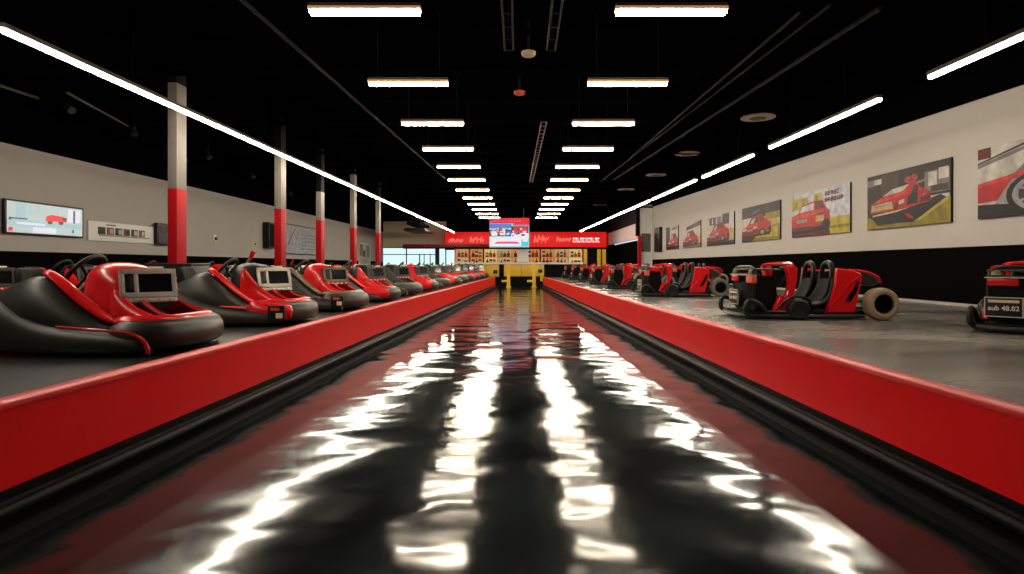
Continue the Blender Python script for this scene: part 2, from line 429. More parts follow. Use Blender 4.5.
def smoke(p, label, m):
    root = empty('smoke_detector', p, label, 'smoke detector')
    MB().lathe([(.05, -.04), (.09, -.03), (.11, 0), (.11, .03), (.05, .05)], (0,0,0), 'z', 20).build('dome', m, root)
    MB().tube([(0,0,.05), (0,0,CZ-p.z)], .02, 8).build('stem', 'pipe', root)
smoke(pz(528.5, 54, 4.5), 'small pale smoke detector under the ceiling above the lane', 'cream')
smoke(pz(519.5, 93, 4.6), 'small red smoke detector further along above the lane', 'orange')
def spot(p, label, tilt):
    root = empty('spotlight', p, label, 'spotlight', 'unlit spotlights near the ceiling')
    ct, st = math.cos(tilt), math.sin(tilt)
    a = Vector((ct*.12, -.05, -st*.12))
    MB().tube([Vector((0,0,0))-a, Vector((0,0,0)), a*.9, a], lambda t: .05+.03*t, 12).build('lamp_head', 'steel', root)
    MB().tube([(0,0,.06), (0,0,CZ-p.z)], .012, 6).build('stem', 'pipe', root)
for k, (a, b, t) in enumerate([(69, 108, .6), (134, 131, 1.1), (208, 155, .9), (252, 175, .8), (290, 193, .8)]):
    spot(pz(a, b, 4.6), 'small unlit spotlight behind the column side strip light, %s from the camera' % ORD[k], t)
pipe([pz(-20, 79, 4.7), pz(38, 98, 4.7)], .03, 'short black rail above the wall mounted television', 'steel', 'lighting_rail')
pipe([pz(66, 92, 4.7), pz(128, 126, 4.7)], .025, 'black lighting rail between the television and the nearest column', 'steel', 'lighting_rail')
# duct at the far corner
zz_ = [3.75, 4.2, 4.6]
for k, (a, b, zz) in enumerate([((405, 226), (430, 233), 3.9), ((407, 220), (426, 228), 4.2), ((404, 216), (422, 224), 4.5)]):
    pa, pb = py_(*a, 44), py_(*b, 46)
    root = empty('air_duct', (0, 0, 0))
    MB().box(pa.x+.05*k, pb.x-.05*k, 43.5, 48, zz_[k], zz_[k]+.2, .02).build('duct_body', 'steel' if k == 0 else 'pipe', root)
    for q in (44.2+.3*k, 47.3-.3*k): MB().tube([(pb.x-.15-.1*k, q, zz_[k]+.2), (pb.x-.15-.1*k, q, CZ if k == 2 else zz_[k+1])], .012, 6).build('hanger', 'pipe', root)
    tag(root, ['lowest grey duct under the ceiling before the far window wall', 'middle black duct before the far window wall', 'uppermost black duct before the far window wall'][k], 'duct', 'ducts before the window wall')

# ------------------------------------------------------------------ pictures on walls
def clip01(p): return (min(1, max(0, p[0])), min(1, max(0, p[1])))
def flat_art(root, layers, to3, n, step=.0012, name='printed_picture', m0='i_dark'):
    """flat artwork: polygons in (u, v), each ink laid a hair above the last"""
    mb = MB()
    for i, (mm, poly) in enumerate([(m0, [(0,0),(1,0),(1,1),(0,1)])]+layers):
        mb.use(mm); pts = [to3(*clip01(p))+n*(.001+step*i) for p in poly]
        mb.add(pts, [tuple(range(len(pts)))])
    return mb.build(name, None, root, smooth=False)
def R(a, b, c, d): return [(a,b),(c,b),(c,d),(a,d)]
def disk(cx, cy, r, asp, n=14): return [(cx+r*math.cos(2*PI*k/n), cy+r*asp*math.sin(2*PI*k/n)) for k in range(n)]

def car(x, y, sx, sy, front=True):
    """a generic red car seen three-quarter, placed at (x, y) and scaled"""
    T = lambda pts: [(x+a*sx, y+b*sy) for a, b in pts]
    L = [('i_black', T([(.02,.0),(.95,.06),(1,.2),(.0,.18)])),
         ('i_red', T([(0,.16),(.03,.42),(.22,.56),(.36,.92),(.70,1.0),(.84,.74),(.98,.58),(1.0,.25),(.62,.14),(.3,.1)])),
         ('i_bright', T([(.03,.42),(.22,.56),(.60,.66),(.56,.54),(.2,.42)])),
         ('i_char', T([(.26,.58),(.38,.88),(.58,.93),(.60,.66)])),
         ('i_pale', T([(.30,.62),(.40,.84),(.50,.86),(.44,.64)])),
         ('i_deep', T([(.63,.68),(.61,.92),(.69,.95),(.8,.72)])),
         ('i_deep', T([(.02,.2),(.03,.34),(.55,.42),(.58,.2),(.3,.12)])),
         ('i_pale', T([(.05,.30),(.05,.40),(.17,.43),(.17,.33)])),
         ('i_pale', T([(.42,.36),(.42,.46),(.55,.49),(.55,.40)])),
         ('i_chrome', T([(.19,.26),(.19,.36),(.40,.38),(.40,.29)])),
         ('i_black', T(disk(.72,.2,.12,1.3))), ('i_chrome', T(disk(.72,.2,.07,1.3))),
         ('i_black', T(disk(.96,.3,.05,2.2)))]
    return L
def marks(x0, y0, x1, y1, n, m, seed):
    rnd = random.Random(seed); out = []; w = (x1-x0)/n
    for k in range(n):
        a = x0+k*w; b = a+w*.72
        out.append((m, R(a, y0, a+w*.22, y1)))
        if rnd.random() < .8: out.append((m, R(a, y1-(y1-y0)*.25, b, y1)))
        if rnd.random() < .7: out.append((m, R(a, y0+(y1-y0)*.4, b, y0+(y1-y0)*.6)))
        if rnd.random() < .7: out.append((m, R(a, y0, b, y0+(y1-y0)*.22)))
        if rnd.random() < .7: out.append((m, R(b-w*.2, y0, b, y1)))
    return out
art = {}
art[0] = ('i_pale', [('i_grey', [(0,.78),(.5,.95),(.5,.9),(0,.72)]), ('i_char', [(0,.78),(.6,1),(.5,1),(0,.8)]), ('i_deep', R(0,.85,.12,1)),
   ('i_grey', [(.3,.55),(.55,.9),(1,1),(1,.5)]), ('i_char', [(.48,.65),(.6,.95),(.85,.95),(.9,.6)]), ('i_deep', disk(.6,.83,.1,1.0)),
   ('i_red', [(0,.22),(0,.5),(.3,.56),(.7,.68),(1,.72),(1,.3),(.5,.25)]), ('i_bright', [(0,.44),(0,.5),(.3,.57),(.75,.7),(.7,.62)]),
   ('i_chrome', [(.15,.18),(.3,.5),(.6,.52),(.5,.2)]), ('i_black', [(0,0),(0,.2),(.4,.16),(1,.1),(1,0)]),
   ('i_black', disk(.55,.28,.3,1.0,24)), ('i_chrome', disk(.55,.28,.25,1.0,24)), ('i_char', disk(.55,.28,.2,1.0,24))]
   + [('i_chrome', [(.55+.2*math.cos(t-.09), .28+.2*math.sin(t-.09)), (.55+.2*math.cos(t+.09), .28+.2*math.sin(t+.09)), (.55,.28)]) for t in [2*PI*k/7 for k in range(7)]])
art[1] = ('i_dark', [('i_brown', R(.2,.6,.42,.98)), ('i_grey', R(0,.8,.1,.92)), ('i_pale', R(.1,.82,.2,.92)), ('i_black', R(0,.6,.2,.72)),
   ('i_flower', [(.49,.78),(.52,.86),(.57,.84),(.61,.88),(.66,.82),(.64,.76),(.58,.73),(.53,.74)]), ('i_deep', [(.54,.78),(.58,.82),(.6,.77)]), ('i_grey', [(.4,.68),(.75,.76),(.75,.72),(.4,.64)]),
   ('i_grey', R(.73,.50,.99,.86)), ('i_pale', R(.77,.62,.86,.84)), ('i_pale', R(.88,.7,.98,.88)), ('i_brown', R(.8,.52,.98,.62)), ('i_pale', R(.8,.34,.99,.46)),
   ('i_olive', [(0,0),(0,.24),(.2,.1),(.6,.06),(1,.42),(1,0)]), ('i_yel', [(.62,.08),(.98,.42),(.98,.36),(.68,.08)]),
   ('i_black', [(.06,.22),(.4,.26),(.9,.46),(.96,.4),(.6,.08),(.15,.06)]), ('i_pale', [(.08,.26),(.4,.3),(.8,.42),(.8,.4),(.4,.27),(.08,.23)]),
   ('i_red', [(.05,.30),(.06,.46),(.2,.56),(.45,.68),(.62,.76),(.68,.64),(.80,.54),(.80,.38),(.55,.32),(.3,.28)]),
   ('i_pale', [(.22,.58),(.34,.68),(.56,.72),(.48,.62)]), ('i_bright', [(.06,.46),(.2,.56),(.55,.64),(.5,.56),(.2,.48)]),
   ('i_sand', [(.06,.32),(.07,.44),(.34,.47),(.36,.34)]), ('i_chrome', [(.12,.38),(.12,.43),(.3,.45),(.3,.4)]),
   ('i_black', [(.53,.36),(.54,.5),(.60,.58),(.66,.54),(.65,.38)]), ('i_char', [(.58,.56),(.62,.70),(.66,.66),(.66,.55)]), ('i_deep', [(.68,.38),(.70,.54),(.80,.52),(.79,.38)]), ('i_bright', [(.70,.46),(.71,.53),(.78,.51)]), ('i_pale', [(.43,.40),(.44,.46),(.50,.48),(.5,.41)]), ('i_deep', [(.37,.30),(.38,.42),(.43,.44),(.42,.30)]), ('i_red', [(.5,.22),(.56,.22),(.62,.12),(.55,.14)])])
art[2] = ('i_sky', [('i_yel', R(0,.62,.32,.9)), ('i_olive', R(.04,.66,.12,.84)), ('i_olive', R(.2,.7,.26,.88)), ('i_yel', R(.42,.62,.56,.94)), ('i_olive', R(.45,.66,.49,.88)),
   ('i_yel', R(.6,0,1,.36)), ('i_olive', R(.6,.12,1,.18)), ('i_yel', R(.64,.2,1,.34)), ('i_deep', R(0,0,.7,.1))]
   + [('i_black', [(0,.05),(.68,.1),(.7,.4),(.6,.45),(0,.3)]), ('i_red', [(0,.2),(.0,.48),(.14,.56),(.2,.72),(.42,.78),(.58,.76),(.64,.58),(.7,.5),(.68,.24),(.5,.2)]),
      ('i_sky', [(.16,.56),(.21,.69),(.43,.74),(.42,.58)]), ('i_deep', [(.45,.58),(.45,.76),(.56,.75),(.62,.58)]), ('i_bright', [(0,.42),(0,.5),(.4,.56),(.62,.54),(.4,.46)]),
      ('i_chrome', R(.1,.32,.3,.4)), ('i_sand', R(.46,.3,.6,.44)), ('i_char', R(.5,.44,.58,.48)), ('i_deep', R(.02,.14,.4,.22)), ('i_black', disk(.64,.24,.07,1.5))]
   + marks(.62,.84,.86,.93,5,'i_deep',3)+marks(.62,.70,.93,.79,6,'i_deep',4))
art[3] = ('i_sand', [('i_dark', R(0,.66,1,1)), ('i_grey', [(.3,.8),(.5,.9),(.5,.86),(.3,.75)]), ('i_brown', R(.6,.8,.75,1)), ('i_olive', R(.66,.56,1,.74)), ('i_pale', R(.0,.45,.3,.68)),
   ('i_dark', R(0,0,.4,.3)), ('i_olive', [(.3,0),(.5,.3),(1,.42),(1,0)]), ('i_yel', [(.4,.1),(.55,.3),(.95,.36),(.95,.08)])]+car(0,.12,.8,.62))
art[4] = ('i_pale', [('i_brown', R(.1,.7,.35,.95)), ('i_grey', R(.4,.72,.55,.95)), ('i_dark', R(.6,.66,.84,1)), ('i_pale', R(.2,.74,.25,.92)), ('i_sand', R(.5,.1,1,.5)), ('i_black', R(0,0,1,.12))]+car(0,.08,.85,.68))
art[5] = ('i_pale', [('i_dark', [(.2,.82),(1,.98),(1,.8),(.2,.7)]), ('i_grey', R(0,.0,1,.16)), ('i_sand', R(.6,.16,1,.4))]+car(0,.06,.85,.62))
art[6] = ('i_pale', [('i_dark', R(0,.0,.35,1)), ('i_char', R(.1,.4,.3,.9)), ('i_grey', R(.5,.85,.9,.95)), ('i_dark', R(.3,0,1,.1))]+car(.2,.05,.85,.66))
pd = ['wide canvas print of a red car wheel and fender, cut by the photo edge', 'large canvas print of a red car on a dark platform in a workshop', 'canvas print of a red car front with dark red lettering at upper corner',
      'canvas print of a red car beside a yellow field, dark trees above', 'canvas print of a red car on sand with tall dark post behind', 'small canvas print of a red car under a dark slanting roof', 'narrow canvas print, its far third dark, nearest the black screen']
pr = [(978, 1112), (867.5, 951), (792, 850), (742, 780), (707, 734), (683, 700.5), (666, 678)]
for k in range(7):
    Xw = XR-.045; ya = F*Xw/(pr[k][0]-CX); yb = F*Xw/(pr[k][1]-CX)
    if k in (0,): yb = 8.35
    root = empty('canvas_print', (XR, (ya+yb)/2, 2.15), pd[k]+'', 'picture', 'car pictures on the poster wall')
    h = (ya-yb)/2
    MB().box(-.044, -.003, -h, h, 0, 1.21, .004).build('canvas', 'i_char', root)
    to3 = lambda u, v, h=h: Vector((-.045, h-2*h*u, .002+1.206*v))
    flat_art(root, art[k][1], to3, Vector((-1,0,0)), m0=art[k][0], step=.0004)
# black screen and grey board beside them
root = empty('wall_screen', (XR, 35.5, 2.1), 'black screen on the wall past the last car picture', 'screen')
MB().box(-.14, -.004, -.75, .75, 0, 1.4, .02).build('casing', 'black', root)
MB().box(-.150, -.141, -.7, .7, .05, 1.35).build('display', 'dscreen', root, smooth=False)
root = empty('notice_board', (7.72, 37.4, 2.15), 'grey notice board on the white wall step at the end', 'board')
MB().box(-.27, .27, -.03, -.002, 0, 1.1, .004).build('frame', 'steel', root)
MB().box(-.24, .24, -.038, -.0305, .03, 1.07).build('sheet', 'i_grey', root, smooth=False)

# left wall
Xw = XL
def ypx(px, X=XL+.06): return F*X/(px-CX)
root = empty('television', (XL, (ypx(3)+ypx(82))/2, 2.04), 'wide television showing a red car on a pale background', 'television')
h = (ypx(82)-ypx(3))/2
MB().box(.03, .10, -h, h, 0, .77, .012).build('casing', 'black', root)
MB().box(.004, .03, -.4, .4, .2, .55).build('wall_mount', 'steel', root)
to3 = lambda u, v: Vector((.101, -h+.05+(2*h-.1)*u, .04+.69*v))
flat_art(root, [('s_sky', R(0,.25,1,.42)), ('s_pale', R(.3,.42,1,.95)), ('s_sky', R(.1,.45,.22,1)), ('s_dark', R(.02,.4,.24,.48)), ('s_sky', R(.05,.36,.3,.44)), ('s_dark', disk(.53,.43,.035,2.4)), ('s_dark', disk(.68,.44,.035,2.4)),
   ('s_red', [(.47,.45),(.48,.62),(.55,.68),(.70,.66),(.76,.60),(.76,.46)]), ('s_dark', R(.70,.52,.76,.62)), ('s_dark', R(.86,.45,.88,.9)), ('s_white', R(.9,.5,.96,.92)), ('s_sky', R(.82,.3,.95,.36)), ('s_red', R(.01,.04,.06,.16)), ('s_dark', R(.84,.1,.86,.22)), ('s_sky', R(.26,.6,.275,.92)), ('s_sky', R(.36,.66,.37,.95)), ('s_sky', R(.62,.7,.63,.95)), ('s_white', R(.78,.5,.84,.95)), ('s_sky', R(.02,.22,.5,.25)), ('s_white', R(.1,.28,.45,.34)), ('s_white', R(.3,.05,.6,.2))],
   to3, Vector((1,0,0)), m0='s_pale', name='screen')
root = empty('display_board', (XL, (ypx(89)+ypx(154))/2, 2.0), 'long white wall board carrying a row of six small framed pictures', 'board')
h = (ypx(154)-ypx(89))/2
MB().box(.004, .05, -h, h, 0, .52, .006).build('panel', 'white', root)
MB().box(.051, .075, -h+.4, h-.25, .14, .17).build('ledge', 'bronze', root)
for k in range(6):
    y = -h+.5+k*(2*h-.9)/5.6
    f = MB().box(.051, .07, y-.14, y+.14, .18, .38, .004).build('picture_frame', 'brown' if k % 2 else 'black', root)
    MB().box(.0705, .074, y-.06+.02*(k % 3), y+.1, .21, .34).build('print', ['i_brown','i_pale','i_white','i_char','i_white','i_white'][k], f, smooth=False)
MB().box(.051, .056, -h+.7, -h+1.1, .43, .46).build('caption_strip', 'i_brown', root, smooth=False)
root = empty('monitor', (XL, 20.1, 1.98), 'black monitor on the wall just before the nearest column', 'monitor')
MB().box(.06, .16, -.95, .75, 0, .68, .02).build('casing', 'black', root)
MB().box(.161, .168, -.9, .7, .05, .63).build('display', 'dscreen', root, smooth=False)
MB().box(.004, .06, -.2, .2, .2, .5).build('wall_mount', 'steel', root)
def fitting(px, py, r, label):
    p = px_(px, py, XL+.02); root = empty('wall_fitting', (XL, p.y, p.z), label, 'wall fitting')
    MB().lathe([(r, .003), (r, .03), (r*.8, .04)], (0,0,0), 'x', 20).build('base_plate', 'cream', root)
    MB().lathe([(r*.45, .04), (r*.45, .09), (r*.2, .1)], (0,0,0), 'x', 16).build('socket', 'steel', root)
fitting(215, 238.5, .15, 'small round fitting on the pale wall between nearest two columns')
fitting(254, 244, .08, 'tiny pale fitting on the wall before the second column')
root = empty('wall_speaker', (XL, 27.9, 2.1), 'black box speaker on the wall half behind the second column', 'speaker')
MB().box(.02, .3, -.5, .5, 0, 1.15, .02).build('cabinet', 'black', root)
MB().box(.301, .315, -.42, .42, .08, 1.07, .004).build('grille', 'matte', root)
MB().box(.004, .02, -.15, .15, .4, .7).build('bracket', 'steel', root)
root = empty('whiteboard', (XL, 32.2, 1.88), 'pale lined whiteboard on the wall behind second and third columns', 'board')
MB().box(.004, .05, -2.6, 2.6, 0, 1.5, .006).build('frame', 'i_char', root)
flat_art(root, [('i_sky', R(0,.0,1,.98))]+[('i_grey', R(.5,.18+.13*k,.95,.20+.13*k)) for k in range(5)]+[('i_grey', [(.1,.3),(.3,.9),(.32,.88),(.12,.28)])], lambda u, v: Vector((.051, -2.5+5*u, .05+1.4*v)), Vector((1,0,0)), m0='i_sky', name='writing_surface')
root = empty('framed_poster', (XL, 45.6, 1.25), 'tall pale poster with olive shapes on the wall between the last two columns', 'picture')
MB().box(.004, .05, -1.7, 1.7, 0, 1.7, .006).build('frame', 'cream', root)
flat_art(root, [('i_olive', R(0,.45,.3,.95)), ('i_brown', R(.3,.4,.55,.7)), ('i_white', R(.3,.7,.6,1)), ('i_olive', R(.65,.4,.9,.9)), ('i_sand', R(.2,.1,.8,.3))], lambda u, v: Vector((.051, -1.6+3.2*u, .05+1.6*v)), Vector((1,0,0)), m0='i_pale', name='print')

# ------------------------------------------------------------------ far end
YS = 50.6
a, b = py_(445, 232, YS), py_(606.5, 247.3, YS)
root = empty('fascia_sign', (0, YS, b.z), 'long red sign band with pale lettering across the far end', 'sign')
MB().box(a.x, b.x, 0, .35, 0, a.z-b.z, .02).build('sign_panel', 'signred', root)
MB().box(a.x, b.x, -.12, .3, -.22, -.001).build('lower_lip', 'matte', root, smooth=False)
mb = MB().use('signpink'); H = a.z-b.z
def pxx(p): return (p-CX)/F*YS
rnd = random.Random(5)
def scribble(p0, p1, n, z0, z1):
    w = (pxx(p1)-pxx(p0))/n
    for k in range(n):
        x = pxx(p0)+k*w
        mb.tube([(x, -.01, H*z0), (x+w*.3, -.01, H*(z0+(z1-z0)*rnd.uniform(.5,1))), (x+w*.55, -.01, H*(z0+(z1-z0)*rnd.uniform(0,.4))), (x+w*.9, -.01, H*(z0+(z1-z0)*rnd.uniform(.4,.9)))], .045, 6, smooth=3)
scribble(449, 463, 5, .3, .62); scribble(470, 484, 4, .32, .8)
scribble(534, 549, 4, .3, .82); scribble(557, 571, 6, .38, .72); mb.use('signwhite')
w = (pxx(600)-pxx(573))/11
for k in range(11):
    x = pxx(573)+k*w
    mb.box(x, x+w*.25, -.02, -.001, H*.32, H*.62)
    if k % 3 != 2: mb.box(x, x+w*.75, -.02, -.001, H*.54, H*.62)
    if k % 2 == 0: mb.box(x, x+w*.75, -.02, -.001, H*.32, H*.40)
    else: mb.box(x+w*.5, x+w*.75, -.02, -.001, H*.32, H*.62)
mb.build('lettering', None, root)
a2, b2 = py_(404, 244.5, YS-.3), py_(489, 248.5, YS-.3)
root = empty('canopy_beam', (0, YS-.3, b2.z), 'dark red canopy beam over the far windows, left of the hanging screen', 'beam')
MB().box(a2.x, b2.x, -.6, .2, .06, a2.z-b2.z, .02).build('red_fascia', 'darkred', root)
MB().box(a2.x+.02, b2.x-.02, -.55, .15, -.02, .06).build('dark_soffit', 'matte', root, smooth=False)
# hanging screen
root = empty('hanging_screen', (-.55, 39.2, 2.42), 'big screen hanging over the lane end, red header above blue and white', 'screen', None, -.06)
MB().box(-1.3, 1.3, .0, .12, 0, 1.93, .02).build('casing', 'black', root)
to3 = lambda u, v: Vector((-1.26+2.52*u, -.001, .05+1.84*v))
flat_art(root, [('s_red', R(0,.82,1,1)), ('s_pink', R(.0,.82,.1,.9)), ('s_red', R(.6,.74,1,.84)), ('s_pink', R(.62,.76,.98,.8)), ('s_blue', R(.0,.66,.55,.8)), ('s_dark', R(.55,.45,.98,.72)), ('s_red', R(.62,.5,.95,.68)),
    ('s_dark', R(0,.38,.55,.6)), ('s_white', R(.05,.4,.2,.56)), ('s_white', R(.26,.42,.4,.56)), ('s_blue', R(.42,.42,.54,.55)), ('s_white', R(.55,.3,.98,.48)), ('s_white', R(0,.05,.8,.36)), ('s_pink', [(.1,.12),(.2,.2),(.7,.2),(.78,.12)]), ('s_cyan', R(.8,.05,.98,.25)), ('s_white', R(.84,.2,.96,.3))]
   + [('s_pink', R(.12+.07*k,.87,.16+.07*k,.95)) for k in range(10)] + [(rnd.choice(['s_dark','s_blue','s_white','s_red','s_sky']), (lambda x, y, w, h: R(x, y, x+w, y+h))(rnd.uniform(0, .9), rnd.uniform(.36, .6), rnd.uniform(.03, .09), rnd.uniform(.03, .1))) for k in range(34)], to3, Vector((0,-1,0)), m0='s_sky', name='screen', step=.0008)
for sx in (-.9, .9): MB().tube([(sx, .06, 1.93), (sx, .06, CZ-2.42)], .03, 8).build('hanger', 'steel', root)

# counter with yellow front at the lane end
YC = 40.0
ca, cb = py_(455, 262, YC), py_(583, 264, YC)
root = empty('service_counter', (0, YC, 0), 'long service counter with white worktop and yellow front panels', 'counter')
MB().box(ca.x, cb.x, -.1, .7, 1.40, 1.52, .01).build('worktop', 'offwhite', root)
MB().box(ca.x+.1, cb.x-.1, .05, .6, 0, 1.399).build('body', 'matte', root, smooth=False)
for k, (p0, p1, z0) in enumerate([(472, 486, .55), (486.3, 499, .6), (504, 521, .62), (521.3, 540, .62), (540.3, 544, .3)]):
    x0, x1 = (p0-CX)/F*YC, (p1-CX)/F*YC
    MB().box(x0, x1, 0, .049, z0, 1.39, .008).build('front_panel', 'yellow', root)
for k, (x, z) in enumerate([(-2.55, 1.2), (-1.6, .8), (1.3, .85), (-2.9, .75)]):
    MB().box(x, x+.28, -.03, -.001, z, z+.22, .004).build('dark_plate', 'black', root)
for k, (p, lab) in enumerate([(508.5, 'yellow post with foot bar at the lane end, on the column side'), (534, 'yellow post with foot bar at the lane end, on the poster side')]):
    x = (p-CX)/F*37.6
    root = empty('yellow_post', (x, 37.6, 0), lab, 'post', 'yellow posts at the lane end')
    MB().box(-.1, .1, -.06, .06, 0, 1.4, .01).build('upright', 'yellow', root)
    MB().box(-.42, .1, -.1, .1, .32, .44, .01).build('foot_bar', 'yellow', root)
    MB().box(-.16, .16, -.12, .12, 0, .04, .006).build('base_plate', 'yellow', root)
# lit shelving with goods behind the counter
YG = 46.0
sa, sb = py_(455, 249, YG), py_(583, 263.5, YG)
root = empty('lit_shelving', (0, YG, 0), 'wide back-lit shelving full of goods behind the service counter', 'shelving')
M['glow_orange'] = mat('lit_back_orange', (.7, .35, .1), .6, emit=(1, .36, .10), estr=.5)
M['glow_yellow'] = mat('lit_back_yellow', (.7, .55, .2), .6, emit=(1, .68, .22), estr=.6)
for k in range(9):
    xa, xb = sa.x+(sb.x-sa.x)*k/9, sa.x+(sb.x-sa.x)*(k+1)/9
    MB().box(xa, xb-.002, .5, .56, 1.3, sa.z).build('lit_back', ['shelfglow', 'glow_orange', 'glow_yellow', 'shelfglow', 'glow_orange', 'glow_orange', 'glow_orange', 'shelfglow', 'glow_yellow'][k], root, smooth=False)
MB().box(sa.x, sb.x, -.05, .5, 1.28, 1.34).build('shelf', 'cream', root, smooth=False)
MB().box(sa.x, sb.x, .1, .5, 1.93, 1.96).build('shelf', 'brown', root, smooth=False)
MB().box(sa.x-.08, sb.x+.08, -.1, .56, sa.z, sa.z+.14).build('top_board', 'matte', root, smooth=False)
MB().box(sa.x, sb.x, .1, .5, 0, 1.27).build('base_cabinet', 'matte', root, smooth=False)
nd = 9
for k in range(nd+1):
    x = sa.x+(sb.x-sa.x)*k/nd
    MB().box(x-.05, x+.05, -.05, .5, 1.34, sa.z, .005).build('divider', ['cream','brown','black','cream'][k % 4], root)
rnd = random.Random(11)
mats_g = [('black','black'), ('red','lightred'), ('brown','brown'), ('dark red','darkred'), ('olive','olive'), ('orange','orange'), ('pale','cream')]
cnt = {0: 0, 1: 0}
for row, zz in ((0, 1.342), (1, 1.962)):
    for k in range(nd):
        xa = sa.x+(sb.x-sa.x)*k/nd+.14; xb = sa.x+(sb.x-sa.x)*(k+1)/nd-.14
        if k == 4 and False: continue
        for j in range(3):
            x = xa+(xb-xa)*(j+.5)/3; mn, mm = rnd.choice(mats_g); hh = rnd.uniform(.34, .50) if row == 0 else rnd.uniform(.30, .47)
            cnt[row] += 1; lab = '%s %s on the %s lit shelf, item %d counted from the windows'
            nth = cnt[row]
            if rnd.random() < .5:
                root = empty('bottle', (x, YG+.25, zz), lab % (mn, 'bottle', ['lower','upper'][row], nth), 'bottle', 'goods on the lit shelving')
                MB().lathe([(.02,0),(.11,.004),(.118,hh*.6),(.04,hh*.8),(.035,hh)], (0,0,0), 'z', 12).build('bottle_body', mm, root)
                MB().lathe([(.042,hh),(.042,hh+.05),(.01,hh+.055)], (0,0,0), 'z', 12).build('bottle_cap', 'black', root)
            else:
                root = empty('carton', (x, YG+.25, zz), lab % (mn, 'carton', ['lower','upper'][row], nth), 'carton', 'goods on the lit shelving')
                MB().box(-.11, .11, -.1, .1, 0, hh, .008).build('carton_body', mm, root)
                MB().box(-.1, .1, -.104, -.1005, hh*.35, hh*.65).build('front_sticker', 'cream', root, smooth=False)
qa, qb = py_(517.5, 249, 40.3), py_(528.5, 261.5, 40.3)
root = empty('notice_stand', ((qa.x+qb.x)/2, 40.25, 1.521), 'blank white upright panel standing on the service counter', 'notice stand')
hw = (qb.x-qa.x)/2
MB().box(-hw, hw, 0, .03, .02, qa.z-1.521, .004).build('sheet', 'offwhite', root)
MB().box(-hw*.8, hw*.8, -.06, .09, 0, .02).build('stand', 'steel', root, smooth=False)
# black display panels with yellow jambs, far right of the counter
root = empty('display_bay', (0, 47, 0), 'black display bay between yellow uprights, beside the lit shelving', 'display')
def bx(p0, p1, ya, yb, z0, z1): return ((p0-CX)/F*47, (p1-CX)/F*47, ya, yb, z0, z1)
MB().box(*bx(588, 598, .1, .2, 0, 2.6)).build('back_panel', 'gloss', root, smooth=False)
for p0, p1, mm in ((583.5, 587, 'yellow'), (597.5, 601, 'yellow'), (602.5, 606, 'yellow')):
    MB().box(*bx(p0, p1, 0, .3, 0, 2.55), .01).build('upright', mm, root)
MB().box(*bx(583.5, 606, 0, .3, 2.56, 2.68), .01).build('top_rail', 'matte', root)

